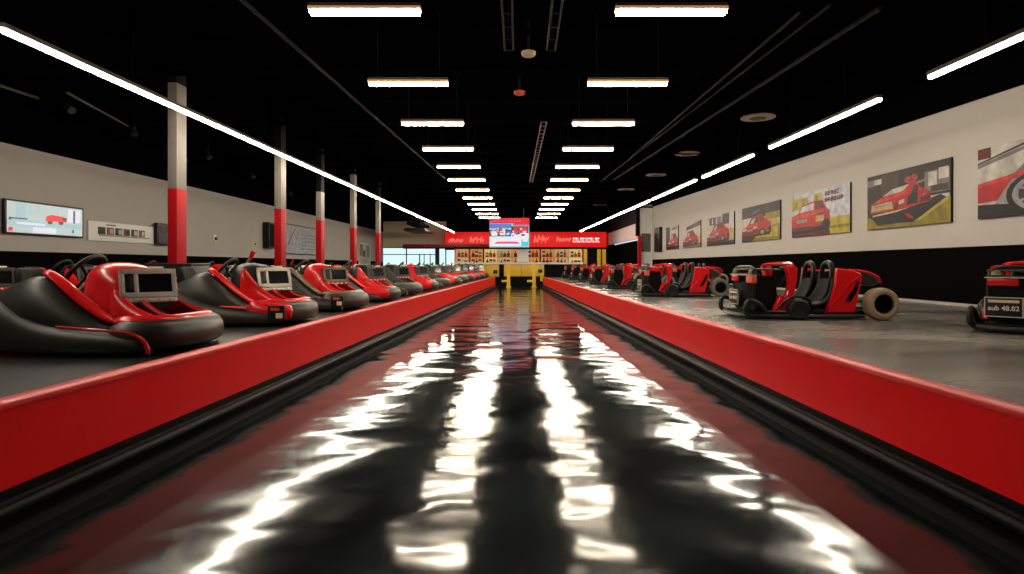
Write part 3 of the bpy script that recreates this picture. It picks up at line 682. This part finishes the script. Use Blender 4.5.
# ------------------------------------------------------------------ karts with bumper bodies (row along the columns)
def kart_body_black(trim, nose, badge, dash='red', bar=False, podm='bodyblack', bez='silver', skirt='red'):
    root = empty('go_kart', (0, 0, 0))
    hw = .66
    # floor pan
    MB().prism([(-.98,-.5),(.6,-.50),(.84,-.34),(.84,.34),(.6,.50),(-.98,.5)], .05, .10, .01, 'z').build('floor_pan', 'matte', root)
    for (x, y) in ((.52,-.48),(.52,.48),(-.62,-.50),(-.62,.50)):
        t = MB().lathe([(.06,-.055),(.105,-.06),(.13,-.045),(.13,.045),(.105,.06),(.06,.055)], (x,y,.131), 'y', 20).build('wheel', 'rubber', root)
        MB().lathe([(.03,-.064),(.06,-.05),(.06,.05),(.03,.064)], (x,y,.131), 'y', 12).build('wheel_hub', 'steel', t)
    # low side boards sweeping up to the rear, each with a trim edge
    prof = [(-1.02,.52,.10),(-.8,.54,.04),(-.58,.51,.03),(-.44,.46,.025),(-.3,.36,.025),(-.15,.29,.022),(0,.25,.02),(.3,.225,.02),(.5,.205,.02),(.61,.18,.022),(.69,.12,.035)]
    for s in (-1, 1):
        rings = []
        for x, zt_, zb in prof:
            k = max(0, (x-.35))*.12
            o = hw-k - (.12 if x < -.9 else 0)
            h = zt_-zb
            rings.append([(x, s*(o-.16), zb), (x, s*(o-.03), zb), (x, s*o, zb+h*.25), (x, s*(o-.005), zb+h*.65), (x, s*(o-.05), zt_), (x, s*(o-.13), zt_-.02), (x, s*(o-.17), zb+h*.4)])
        MB().loft(rings).build('side_board', podm, root, sub=1)
        pts = [(x, s*(hw-max(0, (x-.35))*.12-.035), z+.004) for x, z, _ in prof[6:]]
        if nose != 'red': pts += [(.72, s*(hw-.078), .06), (.715, s*(hw-.078), .03)]
        else: pts = pts[:-3]
        MB().tube(pts, lambda t: .008+.012*t, 8, smooth=4).build('board_trim', trim, root)
    # tall seat pods left and right, joined round the back
    st = [(-1.0,.20,.36,.46),(-.9,.16,.42,.50),(-.7,.15,.49,.53),(-.5,.15,.575,.55),(-.34,.15,.67,.55),(-.2,.15,.685,.545),(-.05,.15,.56,.54),(.12,.14,.40,.53),(.3,.13,.27,.50),(.42,.12,.20,.47)]
    for s in (-1, 1):
        rings = []
        for x, zb, zt_, o in st:
            h = zt_-zb; w_ = .24 if x > -.8 else .22
            rings.append([(x, s*(o-.2), zb), (x, s*(o+.05), zb), (x, s*(o+.075), zb+h*.35), (x, s*(o+.03), zb+h*.75), (x, s*(o-.06), zt_), (x, s*(o-.14), zt_-.015), (x, s*(o-w_+.04), zb+h*.7), (x, s*(o-w_+.03), zb+h*.3)])
        MB().loft(rings).build('seat_pod', podm, root, sub=1)
        # trim strip along the cockpit edge
        rb = [(-.25,.705,.43,.04),(-.19,.70,.445,.07),(-.05,.585,.445,.085),(.1,.445,.44,.088),(.25,.33,.425,.08),(.36,.265,.41,.06)]
        rings = []
        for x, z, o, w_ in rb:
            rings.append([(x, s*(o-w_), z-.03), (x, s*(o+w_), z-.04), (x+.02, s*(o+w_), z-.01), (x+.03, s*o, z+.022), (x+.02, s*(o-w_), z)])
        MB().loft(rings).build('cockpit_trim', trim, root, sub=1)
    # rear shell
    rings = []
    for k in range(9):
        y = -.44+.88*k/8; e = 1-(abs(y)/.5)**3*.35
        zt_ = .44*e+.06
        rings.append([(-.78, y, .16), (-.99, y, .16), (-1.04, y, .28), (-1.02, y, .28+(zt_-.28)*.6), (-.93, y, zt_), (-.84, y, zt_-.02), (-.79, y, .3)])
    MB().loft(rings).build('rear_shell', podm, root, sub=1)
    # seat
    rings = []
    for x, z, w_, d in ((-.70,.72,.13,.03),(-.66,.66,.19,.05),(-.60,.45,.21,.09),(-.52,.26,.22,.10),(-.40,.19,.22,.06),(-.15,.20,.21,.05),(-.05,.22,.19,.04)):
        nx = Vector((-.08, 0, -.02)) if z > .24 else Vector((0, 0, -.06))
        rings.append([(x, -w_, z+d), (x, -w_*.8, z+.01), (x, 0, z), (x, w_*.8, z+.01), (x, w_, z+d), (x+nx.x, w_, z+d*.6+nx.z), (x+nx.x, 0, z+nx.z), (x+nx.x, -w_, z+d*.6+nx.z)])
    MB().loft(rings).build('seat', 'seatblack', root, sub=1)
    # steering wheel
    wc = Vector((-.20, 0, .665)); ax = Vector((-.80, 0, .60)).normalized(); u = Vector((0,1,0)); v = ax.cross(u).normalized()
    r = .205
    sw = MB().tube([wc+r*(math.cos(t)*u+math.sin(t)*v) for t in [2*PI*k/28 for k in range(28)]], .021, 10, loop=True).build('steering_wheel', 'rubber', root)
    mb = MB()
    for t in (PI/2, PI/2+2.2, PI/2-2.2): mb.tube([wc-ax*.03, wc+r*.97*(math.cos(t)*u+math.sin(t)*v)], .014, 6)
    mb.build('wheel_spokes', 'black', sw)
    MB().tube([wc-ax*.01, wc-ax*.34], .025, 8).build('steering_column', 'steel', root)
    # dash fairing: saddle-shaped cowl over the legs
    rings = []
    for x, zt_, wt, wb, zb in ((-.05,.70,.22,.30,.30),(.0,.755,.26,.33,.28),(.10,.775,.285,.355,.27),(.22,.765,.29,.37,.27),(.32,.73,.28,.38,.27),(.38,.66,.27,.385,.27)):
        ring = []
        for t in (0, .25, .5, .75, .92):
            ring.append((x, -(wb+(wt-wb)*t**1.3), zb+(zt_-.05-zb)*t))
        ring += [(x, -wt*.7, zt_), (x, 0, zt_+.008), (x, wt*.7, zt_)]
        for t in (.92, .75, .5, .25, 0):
            ring.append((x, (wb+(wt-wb)*t**1.3), zb+(zt_-.05-zb)*t))
        rings.append(ring)
    MB().loft(rings).build('dash_fairing', dash, root, sub=1)
    MB().box(.34, .40, -.285, .285, .28, .60, .015).build('leg_recess', 'matte', root)
    for s in (-1, 1):
        rings = []
        for x, y, z1 in (((.12,.375,.77),(.19,.385,.70)) if dash == 'black' else ())+((.26,.375,.62),(.36,.39,.50),(.46,.41,.42),(.58,.43,.36),(.70,.435,.325)):
            rings.append([(x, s*(y+.02), .26), (x, s*(y+.015), .26+(z1-.26)*.6), (x, s*(y-.03), z1), (x, s*(y-.06), z1-.01), (x, s*(y-.03), .26+(z1-.26)*.5), (x, s*(y-.02), .26)])
        MB().loft(rings).build('fairing_skirt', skirt, root, sub=1)
    # instrument box
    Mx = Matrix.Translation((.46, -.16, .575)) @ Matrix.Rotation(math.radians(47), 4, 'Z') @ Matrix.Rotation(math.radians(-14), 4, 'X')
    # local: x along width, -y is the face
    b0 = MB().box(-.215, .215, -.03, .10, -.125, .125, .015, Mx).build('instrument_box', 'black', root)
    fr = MB()
    for a in ((-.225,.225,-.05,-.028,.09,.135),(-.225,.225,-.05,-.028,-.12,-.075),(-.225,-.185,-.05,-.028,-.12,.135),(.185,.225,-.05,-.028,-.12,.135),(-.115,-.08,-.05,-.028,-.1,.1)):
        fr.box(*a, .004, Mx)
    fr.build('silver_bezel', bez, b0)
    MB().box(-.08, .185, -.040, -.0305, -.075, .09, 0, Mx).build('display', 'dscreen', b0, smooth=False)
    MB().box(-.18, -.125, -.042, -.0305, -.05, .08, .003, Mx).build('button_pad', 'black', b0)
    MB().box(-.22, .22, -.055, .05, -.165, -.125, .008, Mx).build('lower_strip', 'silver' if bez == 'silver' else 'red', b0)
    for kx in (-.16, -.08, 0, .08, .16): MB().lathe([(.012,-.062),(.016,-.055),(.016,-.05)], (0,0,0), 'y', 8).build('rivet', 'silver', b0).matrix_local = Mx @ Matrix.Translation((kx, 0, -.145))
    MB().box(.02, .14, -.02, .06, .125, .165, .012, Mx).build('top_knob', 'cream', b0)
    # nose: black roll of bumper and coloured tub rim
    path = [(.36,-.52),(.56,-.53),(.72,-.47),(.82,-.32),(.855,-.1),(.855,.1),(.82,.32),(.72,.47),(.56,.53),(.36,.52)]
    def roll(path, c, m, name, sub=1):
        rings = []; P = len(path)
        for i in range(P):
            a = Vector((*path[max(0, i-1)], 0)); b = Vector((*path[min(P-1, i+1)], 0)); t = (b-a).normalized(); nrm = Vector((t.y, -t.x, 0))
            p = Vector((*path[i], 0))
            rings.append([p+nrm*o+Vector((0,0,z)) for o, z in c])
        return MB().loft(rings).build(name, m, root, sub=sub)
    roll(path, [(-.08,.05),(.06,.04),(.10,.10),(.10,.20),(.06,.275),(-.02,.30),(-.09,.28),(-.1,.15)], podm, 'nose_bumper')
    rim = [(.34,-.47),(.56,-.49),(.69,-.44),(.78,-.31),(.815,-.1),(.815,.1),(.78,.31),(.69,.44),(.56,.49),(.34,.47)]
    roll(rim, [(-.06,.27),(.02,.25),(.055,.265),(.05,.30),(-.01,.335),(-.06,.32)], trim if nose == 'bodyblack' else nose, 'nose_rim')
    MB().prism([(.3,-.42),(.56,-.44),(.7,-.36),(.77,-.2),(.77,.2),(.7,.36),(.56,.44),(.3,.42)], .2, .25, .01, 'z').build('nose_floor', 'matte', root)
    for s in (-1, 1): MB().tube([(.47, s*.25, .44), (.60, s*.27, .35), (.72, s*.28, .30)], .022, 8, smooth=3).build('fairing_stay', trim if trim == 'red' else dash, root)
    if nose == 'red':
        for s in (-1, 1):
            rings = []
            for x, o, z0, z1 in ((.28,.585,.08,.36),(.42,.60,.06,.32),(.6,.605,.06,.305),(.74,.585,.065,.29),(.82,.545,.08,.27)):
                rings.append([(x, s*(o-.12), z0), (x, s*o, z0), (x, s*(o+.025), (z0+z1)/2), (x, s*(o-.01), z1-.02), (x, s*(o-.1), z1+.01)])
            MB().loft(rings).build('nose_panel', 'red', root, sub=1)
    if badge:
        s = -1
        bd = MB().box(.56, .76, -.652, -.60, .09, .26, .012).build('number_badge', 'black', root)
        MB().box(.60, .70, -.657, -.6525, .20, .235).build('badge_digits', 'orange', bd, smooth=False)
        MB().box(.66, .74, -.657, -.6525, .11, .17).build('badge_panel', 'cream', bd, smooth=False)
    if bar:
        MB().tube([(-.02,.06,.55), (.02,.08,.72), (.08,.10,.84)], .022, 8, smooth=3).build('grab_lever', 'olive', root)
        MB().tube([(.08,.10,.84), (.115,.11,.93)], .03, 8).build('lever_grip', 'red', root)
    return root
KA = kart_body_black('red', 'bodyblack', False)
KB = kart_body_black('red', 'red', True, dash='black', bar=True)
KC = kart_body_black('bronze', 'bodyblack', True, bez='bronze')
KD = kart_body_black('red', 'red', False, dash='black', bez='steel')
KG = kart_body_black('bronze', 'bodyblack', False, dash='black', bez='steel', skirt='bodyblack')
KE = kart_body_black('bronze', 'red', False, bez='steel')
KF = kart_body_black('red', 'red', True, podm='red', bez='steel')
used = set()
def place(K, x, y, rz, label, group):
    if K.name not in used: o = K; used.add(K.name)
    else: o = copy_tree(K)
    o.location = (x, y, DECK); o.rotation_euler = (0, 0, rz)
    tag(o, label, 'go-kart', group); return o
desc = {KG.name: 'all-black go-kart with dark dash and bronze trim', KA.name: 'black go-kart with red cockpit strips and red dash', KB.name: 'black go-kart with red nose panels and badge', KC.name: 'all-black go-kart with bronze trim and red dash',
        KD.name: 'black go-kart with plain red nose panels', KE.name: 'bronze-trimmed go-kart with red nose panels', KF.name: 'red bodied go-kart with number badge'}
row = [KA, KB, KC, KD, KG, KE, KG, KD, KC, KG, KD, KG, KB]
for i, K in enumerate(row):
    y = 5.62+2.45*i
    x = LB(y)-.12-1.08+(0.0 if i else -.03)
    place(K, x, y, [0, .05, -.04, .03, -.05][i % 5] if i else 0, desc[K.name]+', %s in the line against the barrier' % ORD[i], 'go-karts lined up against the barrier')
row2 = [KF, KD, KF, KE, KG, KB, KD, KF, KG, KF, KD]
for i, K in enumerate(row2):
    y = 8.1+2.5*i
    place(K, -7.15 if i == 0 else -7.62, y, .06*((i*7) % 3-1), desc[K.name]+', %s behind the columns' % ORD[i], 'go-karts parked behind the columns')
row3 = [KE, KG, KD, KB, KF]
for i, K in enumerate(row3):
    y = 24.4+2.6*i
    place(K, -5.0-.0, y+ .0, .05*((i*5) % 3-1), desc[K.name]+', %s in the middle line before the windows' % ORD[i], 'go-karts in the middle line')
# case between first two karts
root = empty('flight_case', (-5.42, 9.9, DECK), 'black equipment case with pale edge behind the two nearest karts', 'case')
MB().box(-.36, .36, -.3, .3, .04, .74, .02).build('case_body', 'black', root)
MB().box(-.37, .37, -.31, .31, .741, .78, .012).build('case_lid', 'steel', root)
for sx in (-.28, .28):
    for sy in (-.22, .22): MB().lathe([(.01,0),(.035,.004),(.035,.036),(.01,.04)], (sx, sy, 0), 'z', 12).build('caster', 'rubber', root)
for sx in (-.22, .12): MB().lathe([(.02,-.312),(.02,-.301)], (sx, 0, .55), 'y', 10).build('bolt_head', 'silver', root)

# ------------------------------------------------------------------ open two-seat karts (poster side). local x forward, +y its left
def kart_open(tyre='tan'):
    root = empty('open_go_kart', (0, 0, 0))
    X = lambda u: 1.1-(u if u > .5 else .5-(.5-u)*.75)
    # frame: side rails, front loop
    MB().prism([(X(.1),-.42),(X(.1),.42),(X(.55),.46),(X(1.75),.46),(X(1.95),.36),(X(1.95),-.36),(X(1.75),-.46),(X(.55),-.46)], .06, .10, .01, 'z').build('floor_pan', 'matte', root)
    mb = MB().tube([(X(.75),-.58,.06),(X(.25),-.52,.055),(X(.06),-.4,.055),(X(.02),0,.055),(X(.06),.4,.055),(X(.25),.52,.055),(X(.75),.58,.06)], .03, 8, smooth=5)
    mb.build('front_bumper', 'black', root)
    for s in (-1, 1):
        MB().tube([(X(.14), s*.48, .06),(X(.05), s*.51, .10),(X(.05), s*.52, .2),(X(.12), s*.52, .26),(X(.28), s*.53, .22),(X(.42), s*.52, .10)], .034, 8, smooth=5).build('bumper_loop', 'rubber', root)
        MB().tube([(X(.75), s*.60, .06),(X(1.05), s*.58, .055),(X(1.75), s*.56, .055)], .03, 8).build('side_rail', 'black', root)
    # wheels
    for s in (-1, 1):
        w = MB().lathe([(.07,-.06),(.115,-.07),(.145,-.05),(.147,0),(.145,.05),(.115,.07),(.07,.06)], (X(.85), s*.56, .147), 'y', 24).build('front_wheel', 'rubber', root)
        MB().lathe([(.02,-.06),(.075,-.05),(.075,.05),(.02,.06)], (X(.85), s*.56, .147), 'y', 16).build('wheel_hub', 'black', w)
        MB().tube([(X(1.08), s*.5, .13),(X(1.0), s*.56, .27),(X(.85), s*.57, .325),(X(.70), s*.56, .27),(X(.62), s*.5, .16)], .02, 8, smooth=4).build('wheel_guard', 'black', root)
        w = MB().lathe([(.125,-.085),(.145,-.10),(.185,-.10),(.215,-.08),(.222,0),(.215,.08),(.185,.10),(.145,.10),(.125,.085)], (X(1.97), s*.56, .222), 'y', 32, True).build('rear_wheel', tyre, root)
        w.scale = (1, 1, 1)
        h = MB().lathe([(.03,-.03),(.11,-.02),(.128,-.09),(.136,-.092),(.136,.092),(.128,.09),(.11,.02),(.03,.03)], (X(1.97), s*.56, .222), 'y', 24).build('wheel_rim', 'gloss', w)
    MB().tube([(X(1.97),-.5,.222),(X(1.97),.5,.222)], .02, 8).build('rear_axle', 'steel', root)
    # front cabinet
    MB().prism([(X(.28),.12),(X(.24),.5),(X(.34),.60),(X(.62),.60),(X(.66),.3),(X(.58),.12)], -.38, .38, .02).build('front_cabinet', 'matte', root)
    # front hoop and tray
    MB().tube([(X(.28),-.38,.14),(X(.25),-.38,.58),(X(.26),-.34,.68),(X(.28),-.24,.72),(X(.28),.24,.72),(X(.26),.34,.68),(X(.25),.38,.58),(X(.28),.38,.14)], .022, 8, smooth=3).build('front_hoop', 'black', root)
    MB().box(X(.70), X(.24), -.40, .40, .675, .70, .008).build('tray_top', 'steel', root)
    MB().box(X(.36), X(.21), -.40, .40, .615, .63, .004).build('gear_shelf', 'steel', root)
    MB().lathe([(.05,0),(.06,.01),(.05,.05),(.02,.058)], (X(.27), -.31, .63), 'z', 14).build('olive_cap', 'olive', root)
    MB().lathe([(.05,0),(.06,.01),(.05,.05),(.02,.058)], (X(.27), .32, .63), 'z', 14).build('olive_cap', 'olive', root)
    MB().box(X(.215), X(.19), -.38, -.10, .52, .60, .008).build('red_light_plate', 'red', root)
    MB().box(X(.30), X(.20), .20, .42, .50, .60, .01).build('orange_lamp', 'orange', root)
    MB().box(X(.30), X(.18), -.41, .41, .605, .615).build('light_bar', 'silver', root, smooth=False)
    # number plate in front
    pl = MB().box(X(.19), X(.165), -.40, -.06, .18, .39, .006).build('number_plate', 'black', root)
    MB().box(X(.165), X(.162), -.37, -.09, .335, .365).build('plate_stripe', 'cream', pl, smooth=False)
    t = bpy.data.curves.new('plate_text', 'FONT'); t.body = 'aub 48.82'; t.size = .072; t.align_x = 'CENTER'; t.extrude = .001; t.offset = .0012
    me_o = bpy.data.objects.new('tmp', t); COL.objects.link(me_o)
    dg = bpy.context.evaluated_depsgraph_get(); me = bpy.data.meshes.new_from_object(me_o.evaluated_get(dg)); COL.objects.unlink(me_o); bpy.data.objects.remove(me_o)
    me.transform(Matrix(((0,0,1,X(.163)),(1,0,0,-.23),(0,1,0,.25),(0,0,0,1)))); me.materials.append(M['offwhite'])
    to = bpy.data.objects.new('plate_lettering', me); COL.objects.link(to); to.parent = pl
    fr = MB()
    for a in ((-.405,-.055,.385,.395),(-.405,-.055,.175,.185),(-.405,-.395,.175,.395),(-.065,-.055,.175,.395)): fr.box(X(.19), X(.16), *a)
    fr.build('plate_border', 'silver', pl, smooth=False)
    # red side cowls (front) - curved strips on both sides
    cow = [(u_+.08, z_) for u_, z_ in [(.54,.16),(.68,.22),(.76,.36),(.80,.55),(.81,.70),(.77,.745),(.66,.74),(.70,.62),(.70,.46),(.66,.32),(.56,.22)]]
    for s in (-1, 1):
        a, b = sorted((s*.36, s*.48))
        MB().prism([(X(u), z) for u, z in cow], a, b, .02).build('front_cowl', 'red', root)
        MB().prism([(X(.55),.13),(X(.74),.13),(X(.72),.28),(X(.64),.34)], *sorted((s*.40, s*.51)), .015).build('foot_fender', 'red', root)
    MB().tube([(X(.72),-.34,.74),(X(.84),-.30,.765),(X(.92),-.1,.77),(X(.92),.2,.765),(X(.86),.30,.74)], .026, 8, smooth=4).build('top_hoop', 'red', root)
    # steering
    wc = Vector((X(.60), .22, .60)); ax = Vector((-.7, 0, .7)).normalized(); u = Vector((0,1,0)); v = ax.cross(u)
    wc = Vector((X(.86), .24, .62))
    sw = MB().tube([wc+.14*(math.cos(t)*u+math.sin(t)*v) for t in [2*PI*k/24 for k in range(24)]], .016, 8, loop=True).build('steering_wheel', 'rubber', root)
    mb = MB()
    for t in (0, 2.1, 4.2): mb.tube([wc-ax*.02, wc+.137*(math.cos(t)*u+math.sin(t)*v)], .011, 6)
    mb.build('wheel_spokes', 'black', sw)
    MB().tube([wc-ax*.01, wc-ax*.30], .018, 8).build('steering_column', 'steel', root)
    # two seats with open headrest loops
    for s in (-1, 1):
        c = s*.265; rings = []
        for uu, z, w_, d in ((1.36,.56,.15,.03),(1.33,.44,.19,.06),(1.28,.30,.20,.09),(1.20,.21,.20,.07),(1.05,.18,.20,.05),(.92,.20,.18,.03)):
            nx = (-.05, 0) if z > .25 else (0, -.06)
            rings.append([(X(uu), c-w_, z+d), (X(uu), c-w_*.75, z), (X(uu), c+w_*.75, z), (X(uu), c+w_, z+d), (X(uu)+nx[0], c+w_, z+nx[1]), (X(uu)+nx[0], c-w_, z+nx[1])])
        st = MB().loft(rings).build('seat', 'seatblack', root, sub=1)
        MB().tube([(X(1.36), c-.14, .46),(X(1.385), c-.15, .62),(X(1.40), c-.10, .745),(X(1.405), c, .785),(X(1.40), c+.10, .745),(X(1.385), c+.15, .62),(X(1.36), c+.14, .46)], .036, 8, smooth=4).build('headrest_loop', 'black', root)
        MB().tube([(X(.95), c+s*.2, .24),(X(1.15), c+s*.21, .22),(X(1.32), c+s*.21, .32),(X(1.38), c+s*.20, .56)], .028, 8, smooth=4).build('seat_bolster', 'steel', root)
    MB().box(X(1.30), X(.95), -.46, .46, .10, .135, .01).build('seat_base', 'steel', root)
    # red side panels with a slot, either side of the engine bay
    out = [(1.24,.09),(1.64,.09),(1.69,.32),(1.745,.58),(1.72,.64),(1.60,.685),(1.40,.71),(1.385,.60),(1.37,.48),(1.32,.30)]
    for s in (-1, 1):
        a, b = sorted((s*.46, s*.54))
        sp = MB().prism([(X(u_), z) for u_, z in out], a, b, .02).build('side_panel', 'red', root)
        ya, yb = sorted((s*.5405, s*.546))
        MB().prism([(X(u_), z) for u_, z in [(1.50,.25),(1.575,.25),(1.66,.38),(1.70,.52),(1.665,.53),(1.61,.42),(1.56,.36)]], ya, yb).build('vent_slot', 'matte', sp, smooth=False)
        MB().tube([(X(1.27), s*.548, .17),(X(1.40), s*.552, .30),(X(1.52), s*.552, .46),(X(1.70), s*.548, .60)], .010, 6, smooth=4).build('panel_crease', 'red', sp)
    MB().prism([(X(1.42),.12),(X(1.66),.12),(X(1.74),.60),(X(1.44),.66)], -.455, .455, .02).build('engine_bay', 'matte', root)
    MB().prism([(X(1.60),.60),(X(1.62),.68),(X(1.85),.655),(X(2.02),.58),(X(2.06),.50),(X(1.98),.46),(X(1.75),.50)], -.40, .40, .03).build('engine_cover', 'bodyblack', root)
    MB().tube([(X(1.62), .41, .68),(X(1.85), .41, .66),(X(2.03), .40, .585),(X(2.07), .38, .50)], .016, 8, smooth=3).build('cover_trim', 'red', root)
    MB().tube([(X(1.62),-.41, .68),(X(1.85),-.41, .66),(X(2.03),-.40, .585),(X(2.07),-.38, .50)], .016, 8, smooth=3).build('cover_trim', 'red', root)
    MB().tube([(X(1.75),-.45,.10),(X(2.25),-.34,.10),(X(2.25),.34,.10),(X(1.75),.45,.10)], .028, 8).build('rear_bumper', 'black', root)
    return root
OA = kart_open('tan'); OB = kart_open('greyrub')
usedO = set()
def placeo(K, x, y, rz, label, group='open two-seat karts on the grey deck'):
    if K.name not in usedO: o = K; usedO.add(K.name)
    else: o = copy_tree(K)
    o.location = (x, y, DECK); o.rotation_euler = (0, 0, rz); tag(o, label, 'go-kart', group); return o
placeo(OA, 4.05, 8.98, PI, 'red and black open two-seat kart with tan rear tyre, alone on the grey deck')
placeo(OB, 2.85+1.0, 15.1, PI+.03, 'open two-seat kart with grey tyres, second along the poster side barrier')
placeo(OA, 6.15, 7.16, math.radians(180+38), 'open kart with number plate facing the lane, cut off by the photo edge')
for k, (x, y, K) in enumerate([(3.75, 19.6, OB), (3.65, 23.6, OA), (3.6, 27.4, OB), (3.5, 30.8, OA), (3.4, 34.2, OB)]):
    placeo(K, x, y, PI+.05*((k*3) % 3-1), 'open two-seat kart further down the poster side barrier, %s of the far ones' % ORD[k])
for k, (x, y, K) in enumerate([(6.5, 23.0, OA), (6.4, 27.2, OB), (6.2, 31.2, OA), (6.0, 35.0, OB)]):
    placeo(K, x, y, PI+.06, 'open two-seat kart parked close under the poster wall, %s from the camera' % ORD[k])

# ------------------------------------------------------------------ daylight outside
wd = bpy.data.worlds.new('world'); sc.world = wd; wd.use_nodes = True
bg = wd.node_tree.nodes['Background']; bg.inputs['Color'].default_value = (.70, .90, .97, 1); bg.inputs['Strength'].default_value = 1.2

sc.view_settings.view_transform = 'Standard'; sc.view_settings.look = 'None'
sc.view_settings.gamma = 1; sc.view_settings.exposure = 0.0; sc.view_settings.use_curve_mapping = False
sc.cycles.use_denoising = True
sc.cycles.max_bounces = 8; sc.cycles.sample_clamp_indirect = 8
